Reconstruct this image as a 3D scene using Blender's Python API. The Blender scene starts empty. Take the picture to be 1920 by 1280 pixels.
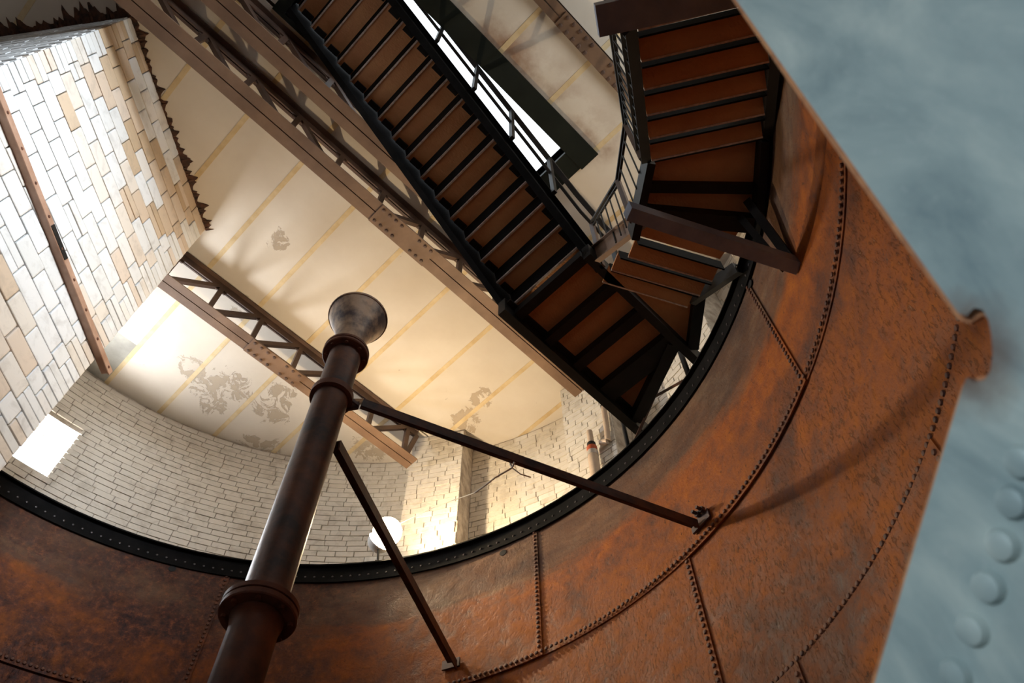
import bpy, math, random
from mathutils import Vector, Matrix
from math import sin, cos, radians, pi, sqrt, atan2, degrees

random.seed(7)
SC = bpy.context.scene
COL = SC.collection
EYE = 1.6                      # height of the lens above the tank floor; heights "h" below are above the lens

# ------------------------------------------------------------------ camera
cam = bpy.data.cameras.new('camera')
cam.sensor_width = 36.0
cam.lens = 28.125
cam.clip_start = 0.05
cam.clip_end = 200
cam.dof.use_dof = True
cam.dof.focus_distance = 7.5
cam.dof.aperture_fstop = 5.0
cam_ob = bpy.data.objects.new('camera', cam)
COL.objects.link(cam_ob)
RX = Vector((0.70739452, -0.70679141, -0.00623632))
RY = Vector((0.60879019, 0.61374508, -0.50268427))
RZ = Vector((0.35912044, 0.35179949, 0.86444759))
m = Matrix.Identity(4)
for i in range(3):
    m[i][0] = RX[i]; m[i][1] = -RY[i]; m[i][2] = -RZ[i]
m[2][3] = EYE
cam_ob.matrix_world = m
SC.camera = cam_ob

# ------------------------------------------------------------------ colour management, sky
SC.view_settings.view_transform = 'Standard'
SC.view_settings.look = 'None'
SC.view_settings.gamma = 1.0
SC.view_settings.use_curve_mapping = False
SC.view_settings.exposure = 0.0
wd = bpy.data.worlds.new('sky'); SC.world = wd
wd.use_nodes = True
wd.node_tree.nodes['Background'].inputs['Color'].default_value = (0.86, 0.94, 1.0, 1)
wd.node_tree.nodes['Background'].inputs['Strength'].default_value = 2.2

CX, CY = 0.197, 2.879          # axis of the tank
RT = 3.815                     # tank radius
RIM = 5.8                      # rim height
RB = 4.88                      # brick tower radius
CEIL = 8.8


def V(x, y, h):
    return Vector((x, y, h + EYE))


def pol(az, r, h):
    a = radians(az)
    return V(CX + r * cos(a), CY + r * sin(a), h)


def area_light(name, loc, target, sx, sy, power, color, spread=180):
    l = bpy.data.lights.new(name, 'AREA')
    l.shape = 'RECTANGLE'; l.size = sx; l.size_y = sy
    l.energy = power; l.color = color; l.spread = radians(spread)
    o = bpy.data.objects.new(name, l); COL.objects.link(o)
    o.location = loc
    d = (Vector(target) - Vector(loc)).normalized()
    o.rotation_euler = d.to_track_quat('-Z', 'Y').to_euler()
    return o


# daylight in the openings of the tower that lie behind the camera and left of the frame; plus one added fill
area_light('window_daylight', pol(-107, RB + 0.25, 7.55), V(-1.3, 4.4, 6.3), 1.8, 1.4, 60, (0.80, 0.90, 1.0), 50)
area_light('side_window_daylight', pol(92, RB + 0.25, 7.4), V(1.0, 4.0, 7.6), 0.9, 0.8, 260, (0.92, 0.96, 1.0))
area_light('right_ceiling_fill', pol(-61, RB + .25, 7.3), V(1.2, 1.2, 8.6), 1.1, 0.9, 60, (0.95, 0.97, 0.92))  # added fill for the right-hand ceiling; no window is known there
area_light('doorway_daylight', pol(215, RT + 0.35, -0.3), V(0.75, 0.1, 0.75), 1.2, 2.0, 8.5, (0.80, 0.91, 1.0), 44)

# ------------------------------------------------------------------ materials


def newmat(name):
    mt = bpy.data.materials.new(name); mt.use_nodes = True
    nt = mt.node_tree
    return mt, nt, nt.nodes['Principled BSDF']


def N(nt, kind, **kw):
    n = nt.nodes.new(kind)
    for k, v in kw.items():
        if k in n.inputs:
            n.inputs[k].default_value = v
        else:
            setattr(n, k, v)
    return n


def noise(nt, vec, scale, detail=6, rough=0.6, dist=0.0):
    n = N(nt, 'ShaderNodeTexNoise')
    n.inputs['Scale'].default_value = scale
    n.inputs['Detail'].default_value = detail
    n.inputs['Roughness'].default_value = rough
    n.inputs['Distortion'].default_value = dist
    nt.links.new(vec, n.inputs['Vector'])
    return n.outputs['Fac']


def ramp(nt, fac, stops):
    r = N(nt, 'ShaderNodeValToRGB')
    cr = r.color_ramp
    while len(cr.elements) < len(stops):
        cr.elements.new(0.5)
    for e, (p, c) in zip(cr.elements, stops):
        e.position = p
        e.color = (c, c, c, 1) if isinstance(c, (int, float)) else (*c, 1)
    nt.links.new(fac, r.inputs['Fac'])
    return r.outputs['Color']


def mix(nt, fac, a, b, mode='MIX'):
    n = N(nt, 'ShaderNodeMix', data_type='RGBA', blend_type=mode)
    for s, v in ((n.inputs[0], fac), (n.inputs[6], a), (n.inputs[7], b)):
        if isinstance(v, (int, float)):
            s.default_value = v
        elif isinstance(v, tuple):
            s.default_value = (*v, 1)
        else:
            nt.links.new(v, s)
    return n.outputs[2]


def math_(nt, op, a, b=None):
    n = N(nt, 'ShaderNodeMath', operation=op)
    for s, v in ((n.inputs[0], a), (n.inputs[1], b)):
        if v is None: continue
        if isinstance(v, (int, float)):
            s.default_value = v
        else:
            nt.links.new(v, s)
    return n.outputs[0]


def bump(nt, bsdf, hgt, strength=0.3, dist=0.01):
    b = N(nt, 'ShaderNodeBump')
    b.inputs['Strength'].default_value = strength
    b.inputs['Distance'].default_value = dist
    nt.links.new(hgt, b.inputs['Height'])
    nt.links.new(b.outputs['Normal'], bsdf.inputs['Normal'])


def worldpos(nt):
    return N(nt, 'ShaderNodeNewGeometry').outputs['Position']


def stretch(nt, vec, s):
    n = N(nt, 'ShaderNodeMapping'); n.inputs['Scale'].default_value = s
    nt.links.new(vec, n.inputs['Vector'])
    return n.outputs['Vector']


def simple(name, c1, c2, scale=6, rough=0.6, metal=0.0, bmp=0.15, bdist=0.004, lo=0.35, hi=0.65, spec=0.5):
    mt, nt, b = newmat(name)
    p = worldpos(nt)
    f = noise(nt, p, scale)
    nt.links.new(ramp(nt, f, [(lo, c1), (hi, c2)]), b.inputs['Base Color'])
    b.inputs['Roughness'].default_value = rough
    b.inputs['Metallic'].default_value = metal
    b.inputs['Specular IOR Level'].default_value = spec
    if bmp:
        bump(nt, b, noise(nt, p, scale * 5), bmp, bdist)
    return mt


def rust_plate():
    mt, nt, b = newmat('rusted_plate')
    p = worldpos(nt)
    big = noise(nt, p, 0.9, 5, 0.6, 0.4)
    med = noise(nt, p, 7, 8, 0.7, 0.3)
    st = noise(nt, stretch(nt, p, (20, 20, 8)), 2.2, 8, 0.75)
    base = ramp(nt, med, [(0.28, (0.14, 0.035, 0.006)), (0.48, (0.30, 0.078, 0.010)), (0.70, (0.42, 0.125, 0.016))])
    dark = ramp(nt, med, [(0.35, (0.035, 0.018, 0.017)), (0.65, (0.16, 0.055, 0.025))])
    c = mix(nt, ramp(nt, big, [(0.50, 0.0), (0.62, 0.75)]), base, dark)
    # old water line: grey-tan scum over the top course
    sep = N(nt, 'ShaderNodeSeparateXYZ'); nt.links.new(p, sep.inputs[0])
    z = math_(nt, 'ADD', sep.outputs['Z'], math_(nt, 'MULTIPLY', math_(nt, 'SUBTRACT', noise(nt, stretch(nt, p, (0.6, 0.6, 3)), 1.3, 5), 0.5), 0.9))
    band = ramp(nt, math_(nt, 'MULTIPLY', math_(nt, 'SUBTRACT', z, EYE + 4.9), 1.0), [(0.0, 0.0), (0.25, 0.8), (0.9, 0.9)])
    scum = ramp(nt, noise(nt, stretch(nt, p, (1, 1, 2.6)), 1.6, 8, 0.65), [(0.3, (0.035, 0.027, 0.024)), (0.5, (0.105, 0.066, 0.043)), (0.72, (0.22, 0.145, 0.085))])
    c = mix(nt, band, c, scum)
    # pale scaling flakes, running down the plate
    fl = ramp(nt, st, [(0.555, 0.0), (0.64, 1.0)])
    flm = ramp(nt, noise(nt, p, 1.5, 4), [(0.38, 0.0), (0.62, 1.0)])
    flz = ramp(nt, math_(nt, 'MULTIPLY', math_(nt, 'SUBTRACT', EYE + 4.6, z), 1.0), [(0.0, 0.0), (0.6, 1.0)])
    fm = math_(nt, 'MULTIPLY', math_(nt, 'MULTIPLY', fl, flm), flz)
    c = mix(nt, math_(nt, 'MULTIPLY', fm, 0.8), c, (0.58, 0.31, 0.17))
    c = mix(nt, ramp(nt, noise(nt, stretch(nt, p, (1, 1, .6)), 34, 4, 0.7), [(0.60, 0.0), (0.70, 0.75)]), c, (0.05, 0.016, 0.008))
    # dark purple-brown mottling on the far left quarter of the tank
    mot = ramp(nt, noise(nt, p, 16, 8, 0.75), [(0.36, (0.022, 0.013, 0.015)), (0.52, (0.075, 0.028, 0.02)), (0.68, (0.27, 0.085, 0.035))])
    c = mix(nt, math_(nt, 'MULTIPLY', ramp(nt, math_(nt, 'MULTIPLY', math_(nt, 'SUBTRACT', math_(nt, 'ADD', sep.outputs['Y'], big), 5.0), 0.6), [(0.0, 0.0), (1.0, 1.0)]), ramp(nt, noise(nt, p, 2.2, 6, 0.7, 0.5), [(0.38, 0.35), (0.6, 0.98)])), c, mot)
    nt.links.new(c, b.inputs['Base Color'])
    nt.links.new(ramp(nt, med, [(0.3, 0.5), (0.7, 0.85)]), b.inputs['Roughness'])
    b.inputs['Specular IOR Level'].default_value = 0.22
    hgt = math_(nt, 'ADD', math_(nt, 'MULTIPLY', fm, 0.8), math_(nt, 'ADD', math_(nt, 'MULTIPLY', med, 0.8), math_(nt, 'MULTIPLY', noise(nt, p, 45, 4), 0.25)))
    bump(nt, b, hgt, 0.8, 0.016)
    return mt


def plaster():
    mt, nt, b = newmat('ceiling_plaster')
    p = worldpos(nt)
    base = ramp(nt, noise(nt, p, 0.8, 5), [(0.3, (0.52, 0.46, 0.385)), (0.7, (0.63, 0.575, 0.50))])
    # peeled patches around known spots
    acc = None
    for (x, y, r) in ((1.0, 6.78, 0.3), (1.3, 6.9, 0.35), (1.52, 6.65, 0.42), (1.5, 7.05, 0.3), (2.06, 6.3, 0.3), (2.12, 6.6, 0.36),
                      (2.29, 7.28, 0.26), (2.5, 7.1, 0.22), (0.73, 4.53, 0.2), (3.99, 4.46, 0.24), (4.1, 4.9, 0.3), (3.5, 6.15, 0.4), (0.95, 5.6, 0.25)):
        d = N(nt, 'ShaderNodeVectorMath', operation='DISTANCE')
        nt.links.new(p, d.inputs[0]); d.inputs[1].default_value = (x, y, CEIL + EYE)
        f = math_(nt, 'MAXIMUM', math_(nt, 'SUBTRACT', 1.0, math_(nt, 'DIVIDE', d.outputs['Value'], r)), 0.0)
        acc = f if acc is None else math_(nt, 'MAXIMUM', acc, f)
    nz = noise(nt, p, 5.5, 10, 0.72, 0.9)
    sc = math_(nt, 'ADD', math_(nt, 'MULTIPLY', math_(nt, 'MINIMUM', acc, 0.5), 0.42), nz)
    mask = ramp(nt, sc, [(0.70, 0.0), (0.715, 1.0)])
    rim = ramp(nt, sc, [(0.685, 0.0), (0.70, 1.0), (0.735, 0.0)])
    c = mix(nt, mask, base, (0.40, 0.33, 0.25))
    c = mix(nt, math_(nt, 'MULTIPLY', rim, 0.5), c, (0.2, 0.15, 0.11))
    # rust bleeding beside the dark hatch beam
    sep = N(nt, 'ShaderNodeSeparateXYZ'); nt.links.new(p, sep.inputs[0])
    gy = math_(nt, 'SUBTRACT', 1.0, math_(nt, 'MULTIPLY', math_(nt, 'ABSOLUTE', math_(nt, 'SUBTRACT', sep.outputs['Y'], 1.1)), 2.2))
    gx = ramp(nt, math_(nt, 'MULTIPLY', math_(nt, 'SUBTRACT', 2.85, sep.outputs['X']), 1.0), [(0.0, 0.0), (0.2, 1.0)])
    st = math_(nt, 'MULTIPLY', math_(nt, 'MULTIPLY', math_(nt, 'MAXIMUM', gy, 0.0), gx), ramp(nt, noise(nt, p, 2.2, 5), [(0.42, 0.0), (0.7, 0.9)]))
    c = mix(nt, st, c, (0.24, 0.12, 0.06))
    nt.links.new(c, b.inputs['Base Color'])
    b.inputs['Roughness'].default_value = 0.75
    bump(nt, b, math_(nt, 'SUBTRACT', math_(nt, 'MULTIPLY', noise(nt, p, 14, 5), 0.25), mask), 0.35, 0.01)
    return mt


def per_object(name, stops, rough, detail_scale=9, amt=0.35, grime=(0.2, 0.17, 0.14), bmp=0.25, glaze=0.5):
    """colour picked per object, with a little grime over it"""
    mt, nt, b = newmat(name)
    r = N(nt, 'ShaderNodeObjectInfo').outputs['Random']
    p = worldpos(nt)
    c = ramp(nt, r, stops)
    g = ramp(nt, noise(nt, p, detail_scale, 6, 0.65, 0.5), [(0.5, 0.0), (0.75, 1.0)])
    c = mix(nt, math_(nt, 'MULTIPLY', g, amt), c, grime)
    nt.links.new(c, b.inputs['Base Color'])
    b.inputs['Roughness'].default_value = rough
    b.inputs['Specular IOR Level'].default_value = glaze
    bump(nt, b, noise(nt, p, detail_scale * 4), bmp, 0.004)
    return mt


def emit(name, color, strength):
    mt = bpy.data.materials.new(name); mt.use_nodes = True
    nt = mt.node_tree
    nt.nodes.remove(nt.nodes['Principled BSDF'])
    e = N(nt, 'ShaderNodeEmission')
    e.inputs['Color'].default_value = (*color, 1); e.inputs['Strength'].default_value = strength
    nt.links.new(e.outputs[0], nt.nodes['Material Output'].inputs['Surface'])
    return mt


def checker_plate():
    mt, nt, b = newmat('brown_checker_plate')
    p = worldpos(nt)
    c = ramp(nt, noise(nt, p, 3, 4), [(0.3, (0.54, 0.245, 0.105)), (0.7, (0.66, 0.34, 0.15))])
    nt.links.new(c, b.inputs['Base Color'])
    b.inputs['Roughness'].default_value = 0.38
    v = N(nt, 'ShaderNodeTexVoronoi'); v.inputs['Scale'].default_value = 38
    nt.links.new(stretch(nt, p, (1, 1.6, 1)), v.inputs['Vector'])
    bump(nt, b, v.outputs['Distance'], 0.35, 0.008)
    return mt


M = {}
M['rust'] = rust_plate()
M['rivet'] = simple('rust_rivet', (0.06, 0.022, 0.014), (0.16, 0.055, 0.022), 12, 0.7)
M['black'] = simple('black_paint', (0.006, 0.006, 0.006), (0.014, 0.012, 0.011), 5, 0.55, 0, 0.1, spec=0.3)
M['rimblack'] = simple('matt_black_rim', (0.004, 0.004, 0.004), (0.010, 0.009, 0.009), 5, 0.8, 0, 0.1, spec=0.08)
M['rimrivet'] = simple('rim_rivet', (0.05, 0.045, 0.045), (0.12, 0.10, 0.10), 12, 0.35, 0.3)
M['pipe'] = simple('rusty_cast_iron', (0.035, 0.026, 0.028), (0.17, 0.068, 0.034), 5, 0.5, 0.15, 0.35, 0.006, 0.36, 0.68)
M['bell'] = simple('rusty_bell', (0.08, 0.06, 0.06), (0.46, 0.32, 0.21), 7, 0.5, 0.1, 0.35, 0.006, 0.38, 0.62)
M['flange'] = simple('rust_flange', (0.07, 0.025, 0.014), (0.17, 0.06, 0.028), 8, 0.65)
M['brace'] = simple('rusty_brace', (0.03, 0.026, 0.034), (0.13, 0.058, 0.038), 7, 0.55, 0.1, 0.3)
M['truss'] = simple('brown_painted_steel', (0.135, 0.075, 0.043), (0.21, 0.125, 0.075), 2.5, 0.6, 0, 0.15)
M['trussdark'] = simple('dark_brown_steel', (0.055, 0.03, 0.02), (0.12, 0.065, 0.042), 3, 0.6, 0, 0.15)
M['plaster'] = plaster()
M['joint'] = simple('yellowed_joint', (0.50, 0.37, 0.20), (0.62, 0.50, 0.31), 6, 0.8)
M['cement'] = simple('grey_cement', (0.27, 0.26, 0.23), (0.40, 0.385, 0.34), 2.5, 0.9, 0, 0.5)
M['slab'] = simple('dark_slab', (0.05, 0.035, 0.025), (0.10, 0.07, 0.05), 4, 0.9)
M['blockwhite'] = per_object('white_glazed_block', [(0.0, (0.74, 0.74, 0.72)), (0.6, (0.82, 0.83, 0.83)), (0.85, (0.76, 0.70, 0.62)), (1.0, (0.70, 0.58, 0.47))], 0.3, 7, 0.35)
M['blocktan'] = per_object('tan_glazed_block', [(0.0, (0.52, 0.38, 0.24)), (0.5, (0.60, 0.46, 0.32)), (1.0, (0.68, 0.55, 0.43))], 0.35, 7, 0.35)
M['blockjoint'] = simple('grey_mortar', (0.16, 0.15, 0.14), (0.27, 0.25, 0.23), 9, 0.9)
M['brick'] = per_object('whitewashed_brick', [(0.0, (0.64, 0.59, 0.51)), (0.5, (0.72, 0.68, 0.61)), (1.0, (0.77, 0.74, 0.68))], 0.7, 6, 0.55, (0.30, 0.25, 0.19), 0.5, 0.3)
M['brickjoint'] = simple('whitewashed_mortar', (0.30, 0.25, 0.20), (0.60, 0.54, 0.46), 7, 0.9, 0, 0.4)
M['tread'] = checker_plate()
M['nosing'] = simple('worn_bright_steel', (0.5, 0.43, 0.38), (0.8, 0.72, 0.64), 30, 0.35, 0.3)
M['greysteel'] = simple('grey_painted_steel', (0.17, 0.22, 0.31), (0.27, 0.32, 0.41), 4, 0.42, 0.1, 0.1)
M['hatch'] = simple('dark_green_steel', (0.004, 0.007, 0.005), (0.008, 0.011, 0.008), 3, 0.6, spec=0.2)
M['galv'] = None
M['anglebar'] = simple('pinkish_brown_angle', (0.34, 0.19, 0.12), (0.48, 0.30, 0.21), 5, 0.5)
M['bulb'] = emit('glowing_bulb', (1.0, 0.76, 0.47), 4600)
M['dish'] = simple('white_enamel', (0.75, 0.75, 0.73), (0.8, 0.8, 0.78), 3, 0.5, 0, 0)
M['twine'] = simple('pale_twine', (0.8, 0.74, 0.58), (0.9, 0.84, 0.7), 20, 0.8)
M['wallpipe'] = simple('painted_pipe', (0.40, 0.30, 0.22), (0.52, 0.41, 0.31), 4, 0.5)
M['silver'] = simple('silver_band', (0.5, 0.5, 0.5), (0.7, 0.7, 0.7), 6, 0.3, 0.7)
M['redband'] = simple('red_band', (0.35, 0.06, 0.02), (0.45, 0.09, 0.03), 6, 0.5)
M['rustedge'] = simple('cut_rust_edge', (0.30, 0.12, 0.05), (0.48, 0.22, 0.09), 30, 0.7, 0, 0.5)
M['ragged'] = simple('broken_plaster_edge', (0.02, 0.012, 0.009), (0.10, 0.04, 0.02), 14, 0.9, 0, 0.6)


def galv():
    mt, nt, b = newmat('blue_grey_plate_paint')
    p = worldpos(nt)
    f = noise(nt, stretch(nt, p, (3, 3, 1.2)), 3.0, 6, 0.6, 0.5)
    c = ramp(nt, f, [(0.3, (0.19, 0.27, 0.285)), (0.5, (0.33, 0.425, 0.42)), (0.72, (0.50, 0.59, 0.55))])
    g = ramp(nt, noise(nt, p, 60, 3), [(0.62, 0.0), (0.78, 0.22)])
    c = mix(nt, g, c, (0.55, 0.6, 0.6))
    # rusty scorch round the flame-cut notch
    d = N(nt, 'ShaderNodeVectorMath', operation='DISTANCE')
    nt.links.new(p, d.inputs[0]); d.inputs[1].default_value = (0.625, -0.035, 0.69 + EYE)
    sm = math_(nt, 'ADD', d.outputs['Value'], math_(nt, 'MULTIPLY', math_(nt, 'SUBTRACT', noise(nt, p, 22, 4), 0.5), 0.05))
    c = mix(nt, ramp(nt, sm, [(0.03, 0.85), (0.075, 0.0)]), c, (0.13, 0.07, 0.045))
    nt.links.new(c, b.inputs['Base Color'])
    b.inputs['Roughness'].default_value = 0.42
    b.inputs['Metallic'].default_value = 0.15
    bump(nt, b, noise(nt, p, 25), 0.15, 0.003)
    return mt


M['galv'] = galv()

def glare():  # see-through glow that stands in for the lamp's glare
    mt = bpy.data.materials.new('lamp_glare_glow'); mt.use_nodes = True
    nt = mt.node_tree; nt.nodes.remove(nt.nodes['Principled BSDF'])
    a = N(nt, 'ShaderNodeBsdfTransparent'); e = N(nt, 'ShaderNodeEmission')
    e.inputs['Color'].default_value = (1.0, 0.80, 0.5, 1); e.inputs['Strength'].default_value = 40
    x = N(nt, 'ShaderNodeMixShader'); x.inputs[0].default_value = 0.2
    nt.links.new(a.outputs[0], x.inputs[1]); nt.links.new(e.outputs[0], x.inputs[2])
    nt.links.new(x.outputs[0], nt.nodes['Material Output'].inputs['Surface'])
    return mt


M['glare'] = glare()

# ------------------------------------------------------------------ mesh tools


class MB:
    def __init__(s):
        s.v = []; s.f = []

    def add(s, vs, fs):
        n = len(s.v); s.v += [Vector(p) for p in vs]; s.f += [tuple(i + n for i in f) for f in fs]
        return s

    def hexa(s, b):      # eight corners: bottom four in order, then top four
        return s.add(b, [(0, 3, 2, 1), (4, 5, 6, 7), (0, 1, 5, 4), (1, 2, 6, 5), (2, 3, 7, 6), (3, 0, 4, 7)])

    def box(s, x0, x1, y0, y1, h0, h1):
        return s.hexa([V(x0, y0, h0), V(x1, y0, h0), V(x1, y1, h0), V(x0, y1, h0), V(x0, y0, h1), V(x1, y0, h1), V(x1, y1, h1), V(x0, y1, h1)])

    def bar(s, p, q, w, t, up=(0, 0, 1)):    # w across, t along up
        p = Vector(p); q = Vector(q); d = (q - p).normalized(); u = Vector(up)
        a = d.cross(u)
        if a.length < 1e-4:
            a = d.cross(Vector((1, 0, 0)))
        a.normalize(); u = a.cross(d).normalized()
        a *= w / 2; u *= t / 2
        return s.hexa([p - a - u, p + a - u, q + a - u, q - a - u, p - a + u, p + a + u, q + a + u, q - a + u])

    def prism(s, poly, vec):
        n = len(poly); vec = Vector(vec); poly = [Vector(p) for p in poly]
        vs = poly + [p + vec for p in poly]
        fs = [tuple(range(n - 1, -1, -1)), tuple(range(n, 2 * n))] + [(i, (i + 1) % n, n + (i + 1) % n, n + i) for i in range(n)]
        return s.add(vs, fs)

    def cyl(s, p, q, r, n=12, r2=None, caps=True):
        p = Vector(p); q = Vector(q); d = (q - p).normalized(); r2 = r if r2 is None else r2
        a = d.orthogonal().normalized(); b = d.cross(a)
        vs = []
        for c, rr in ((p, r), (q, r2)):
            vs += [c + (a * cos(2 * pi * i / n) + b * sin(2 * pi * i / n)) * rr for i in range(n)]
        fs = [(i, (i + 1) % n, n + (i + 1) % n, n + i) for i in range(n)]
        if caps:
            fs += [tuple(range(n - 1, -1, -1)), tuple(range(n, 2 * n))]
        return s.add(vs, fs)

    def tube(s, pts, r, n=8):
        for a, b in zip(pts[:-1], pts[1:]):
            s.cyl(a, b, r, n)
        return s

    def lathe(s, x, y, prof, n=40):    # prof: (r, h)
        k = len(prof); vs = []
        for r, h in prof:
            vs += [V(x + r * cos(2 * pi * i / n), y + r * sin(2 * pi * i / n), h) for i in range(n)]
        fs = []
        for j in range(k - 1):
            fs += [(j * n + i, j * n + (i + 1) % n, (j + 1) * n + (i + 1) % n, (j + 1) * n + i) for i in range(n)]
        return s.add(vs, fs)

    def ring(s, az0, az1, r0, r1, h0, h1, n, slope=0.0):   # curved slab round the tank axis
        vs = []
        for i in range(n + 1):
            t = i / n; a = az0 + (az1 - az0) * t; e = slope * t
            vs += [pol(a, r0 + e, h0), pol(a, r1 + e, h0), pol(a, r1 + e, h1), pol(a, r0 + e, h1)]
        fs = []
        for i in range(n):
            b = 4 * i
            for k in range(4):
                fs.append((b + k, b + (k + 1) % 4, b + 4 + (k + 1) % 4, b + 4 + k))
        fs += [(3, 2, 1, 0), tuple(4 * n + k for k in range(4))]
        return s.add(vs, fs)

    def dome(s, c, nrm, r, hgt, n=8):
        c = Vector(c); nrm = Vector(nrm).normalized(); a = nrm.orthogonal().normalized(); b = nrm.cross(a)
        vs = []
        for rr, hh in ((r, 0), (r * .8, hgt * .65)):
            vs += [c + (a * cos(2 * pi * i / n) + b * sin(2 * pi * i / n)) * rr + nrm * hh for i in range(n)]
        vs.append(c + nrm * hgt)
        fs = [(i, (i + 1) % n, n + (i + 1) % n, n + i) for i in range(n)] + [(n + i, n + (i + 1) % n, 2 * n) for i in range(n)]
        return s.add(vs, fs)

    def build(s, name, mat, parent=None, smooth=False, bevel=0.0):
        base = root_loc(parent)
        me = bpy.data.meshes.new(name)
        me.from_pydata([p - base for p in s.v], [], s.f)
        me.materials.append(mat)
        me.validate()
        import bmesh
        bm = bmesh.new(); bm.from_mesh(me)
        bmesh.ops.recalc_face_normals(bm, faces=bm.faces)
        if bevel:
            bmesh.ops.bevel(bm, geom=bm.edges[:], offset=bevel, segments=1, affect='EDGES')
        bm.to_mesh(me); bm.free()
        if smooth:
            for p in me.polygons: p.use_smooth = True
            try:
                me.set_sharp_from_angle(angle=radians(38))
            except Exception:
                pass
        o = bpy.data.objects.new(name, me); COL.objects.link(o)
        if parent is not None: o.parent = parent
        return o


def root_loc(p):
    l = Vector((0, 0, 0))
    while p is not None:
        l += p.location; p = p.parent
    return l


def tag(o, label=None, cat=None, group=None, kind=None):
    if label: o['label'] = label
    if cat: o['category'] = cat
    if group: o['group'] = group
    if kind: o['kind'] = kind
    return o


def empty(name, loc, label=None, cat=None, group=None, kind=None):
    o = bpy.data.objects.new(name, None); COL.objects.link(o)
    o.empty_display_size = 0.1
    o.location = loc
    return tag(o, label, cat, group, kind)


def piece(name, mesh, parent, loc, rot=None, scale=None):
    o = bpy.data.objects.new(name, mesh); COL.objects.link(o)
    o.parent = parent
    o.location = Vector(loc) - root_loc(parent)
    if rot is not None: o.rotation_euler = rot
    if scale is not None: o.scale = scale
    return o


def raw_mesh(name, mb, mat, smooth=False, bevel=0.0):
    o = mb.build(name, mat, None, smooth, bevel)
    me = o.data
    bpy.data.objects.remove(o)
    return me


def unit_block(name, mat, bev):
    b = MB(); b.hexa([Vector(p) * .5 for p in ((-1, -1, -1), (1, -1, -1), (1, 1, -1), (-1, 1, -1), (-1, -1, 1), (1, -1, 1), (1, 1, 1), (-1, 1, 1))])
    return raw_mesh(name, b, mat, False, bev)


# ------------------------------------------------------------------ floor and brick tower
fl = MB(); fl.lathe(CX, CY, [(0.001, -EYE), (RB + .3, -EYE), (RB + .3, -EYE - .2), (0.001, -EYE - .2)], 64)
tag(fl.build('floor', M['slab']), kind='structure')

WINS = [(87.0, 96.6, 7.02, 7.82), (-121, -93, 6.7, 8.4), (-68, -54, 6.8, 7.8)]  # last opening is made up to go with the right-hand fill


def in_win(a, h):
    a = (a + 180) % 360 - 180
    return any(w[0] < a < w[1] and w[2] < h < w[3] for w in WINS)


azs = sorted(set([i * 5 - 180 for i in range(73)] + [w[0] for w in WINS] + [w[1] for w in WINS] + [205, 225] + [-155, -135]))
azs = [a for a in azs if a <= 180]
hs = sorted(set([-EYE, 0.5, 9.1] + [w[2] for w in WINS] + [w[3] for w in WINS]))
wall = MB()
for i in range(len(azs) - 1):
    for j in range(len(hs) - 1):
        a = (azs[i] + azs[i + 1]) / 2; h = (hs[j] + hs[j + 1]) / 2
        if in_win(a, h) or (-155 < a < -135 and h < 0.5):
            continue
        wall.ring(azs[i], azs[i + 1], RB + .012, RB + .4, hs[j], hs[j + 1], 2)
tower = tag(wall.build('wall_tower', M['brickjoint']), kind='structure')
win = MB()
a0, a1, h0, h1 = WINS[0]
for (p, q) in (((a0, h0), (a1, h0)), ((a1, h0), (a1, h1)), ((a1, h1), (a0, h1)), ((a0, h1), (a0, h0))):
    win.bar(pol(p[0], RB + .3, p[1]), pol(q[0], RB + .3, q[1]), .05, .05)
tag(win.build('window_1', M['wallpipe']), kind='structure')
gl = bpy.data.materials.new('window_glass'); gl.use_nodes = True
gb = gl.node_tree.nodes['Principled BSDF']
gb.inputs['Transmission Weight'].default_value = 1.0; gb.inputs['Roughness'].default_value = 0.0; gb.inputs['IOR'].default_value = 1.01
pil = []
for k, (p0, p1) in enumerate(((28.2, 37.2), (1.5, 10.0), (-19.0, -8.5))):
    b = MB(); b.ring(p0, p1, 4.5 + .012, RB + .02, -EYE, CEIL + .05, 5)
    pil.append(tag(b.build('trim_%d' % (k + 1), M['brickjoint']), kind='structure'))

# whitewashed bricks on the tower: the nearest as pieces, the rest joined
brick_me = unit_block('brick', M['brick'], 0.03)
cand = []
PIL = ((28.2, 37.2), (1.5, 10.0), (-19.0, -8.5))
CH, BL = 0.088, 0.235
for j in range(38):
    h = 5.55 + CH * j
    if h > CEIL - .03: break
    ndeg = degrees(BL / RB)
    a = -38 + (ndeg / 2 if j % 2 else 0)
    while a < 99:
        jit = random.uniform(-.35, .35)
        b_end = a + ndeg + jit
        cuts = [a, b_end] + [e for t in PIL for e in t if a < e < b_end]
        winrow = WINS[0][2] - .03 < h < WINS[0][3] + .03
        if winrow:
            cuts += [e for e in WINS[0][:2] if a < e < b_end]
        cuts.sort()
        for a_, b_ in zip(cuts[:-1], cuts[1:]):
            mid = (a_ + b_) / 2
            pk = [k for k, t in enumerate(PIL) if t[0] < mid < t[1]]
            r = 4.5 if pk else RB
            ww = radians(b_ - a_) * r
            if ww < .03 or (winrow and WINS[0][0] < mid < WINS[0][1]):
                continue
            cand.append((pol(mid, r + .05, h), mid, ww, r, 0.003 + 0.008 * random.random(), pk[0] if pk else -1, random.random(), h))
        a = b_end
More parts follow.
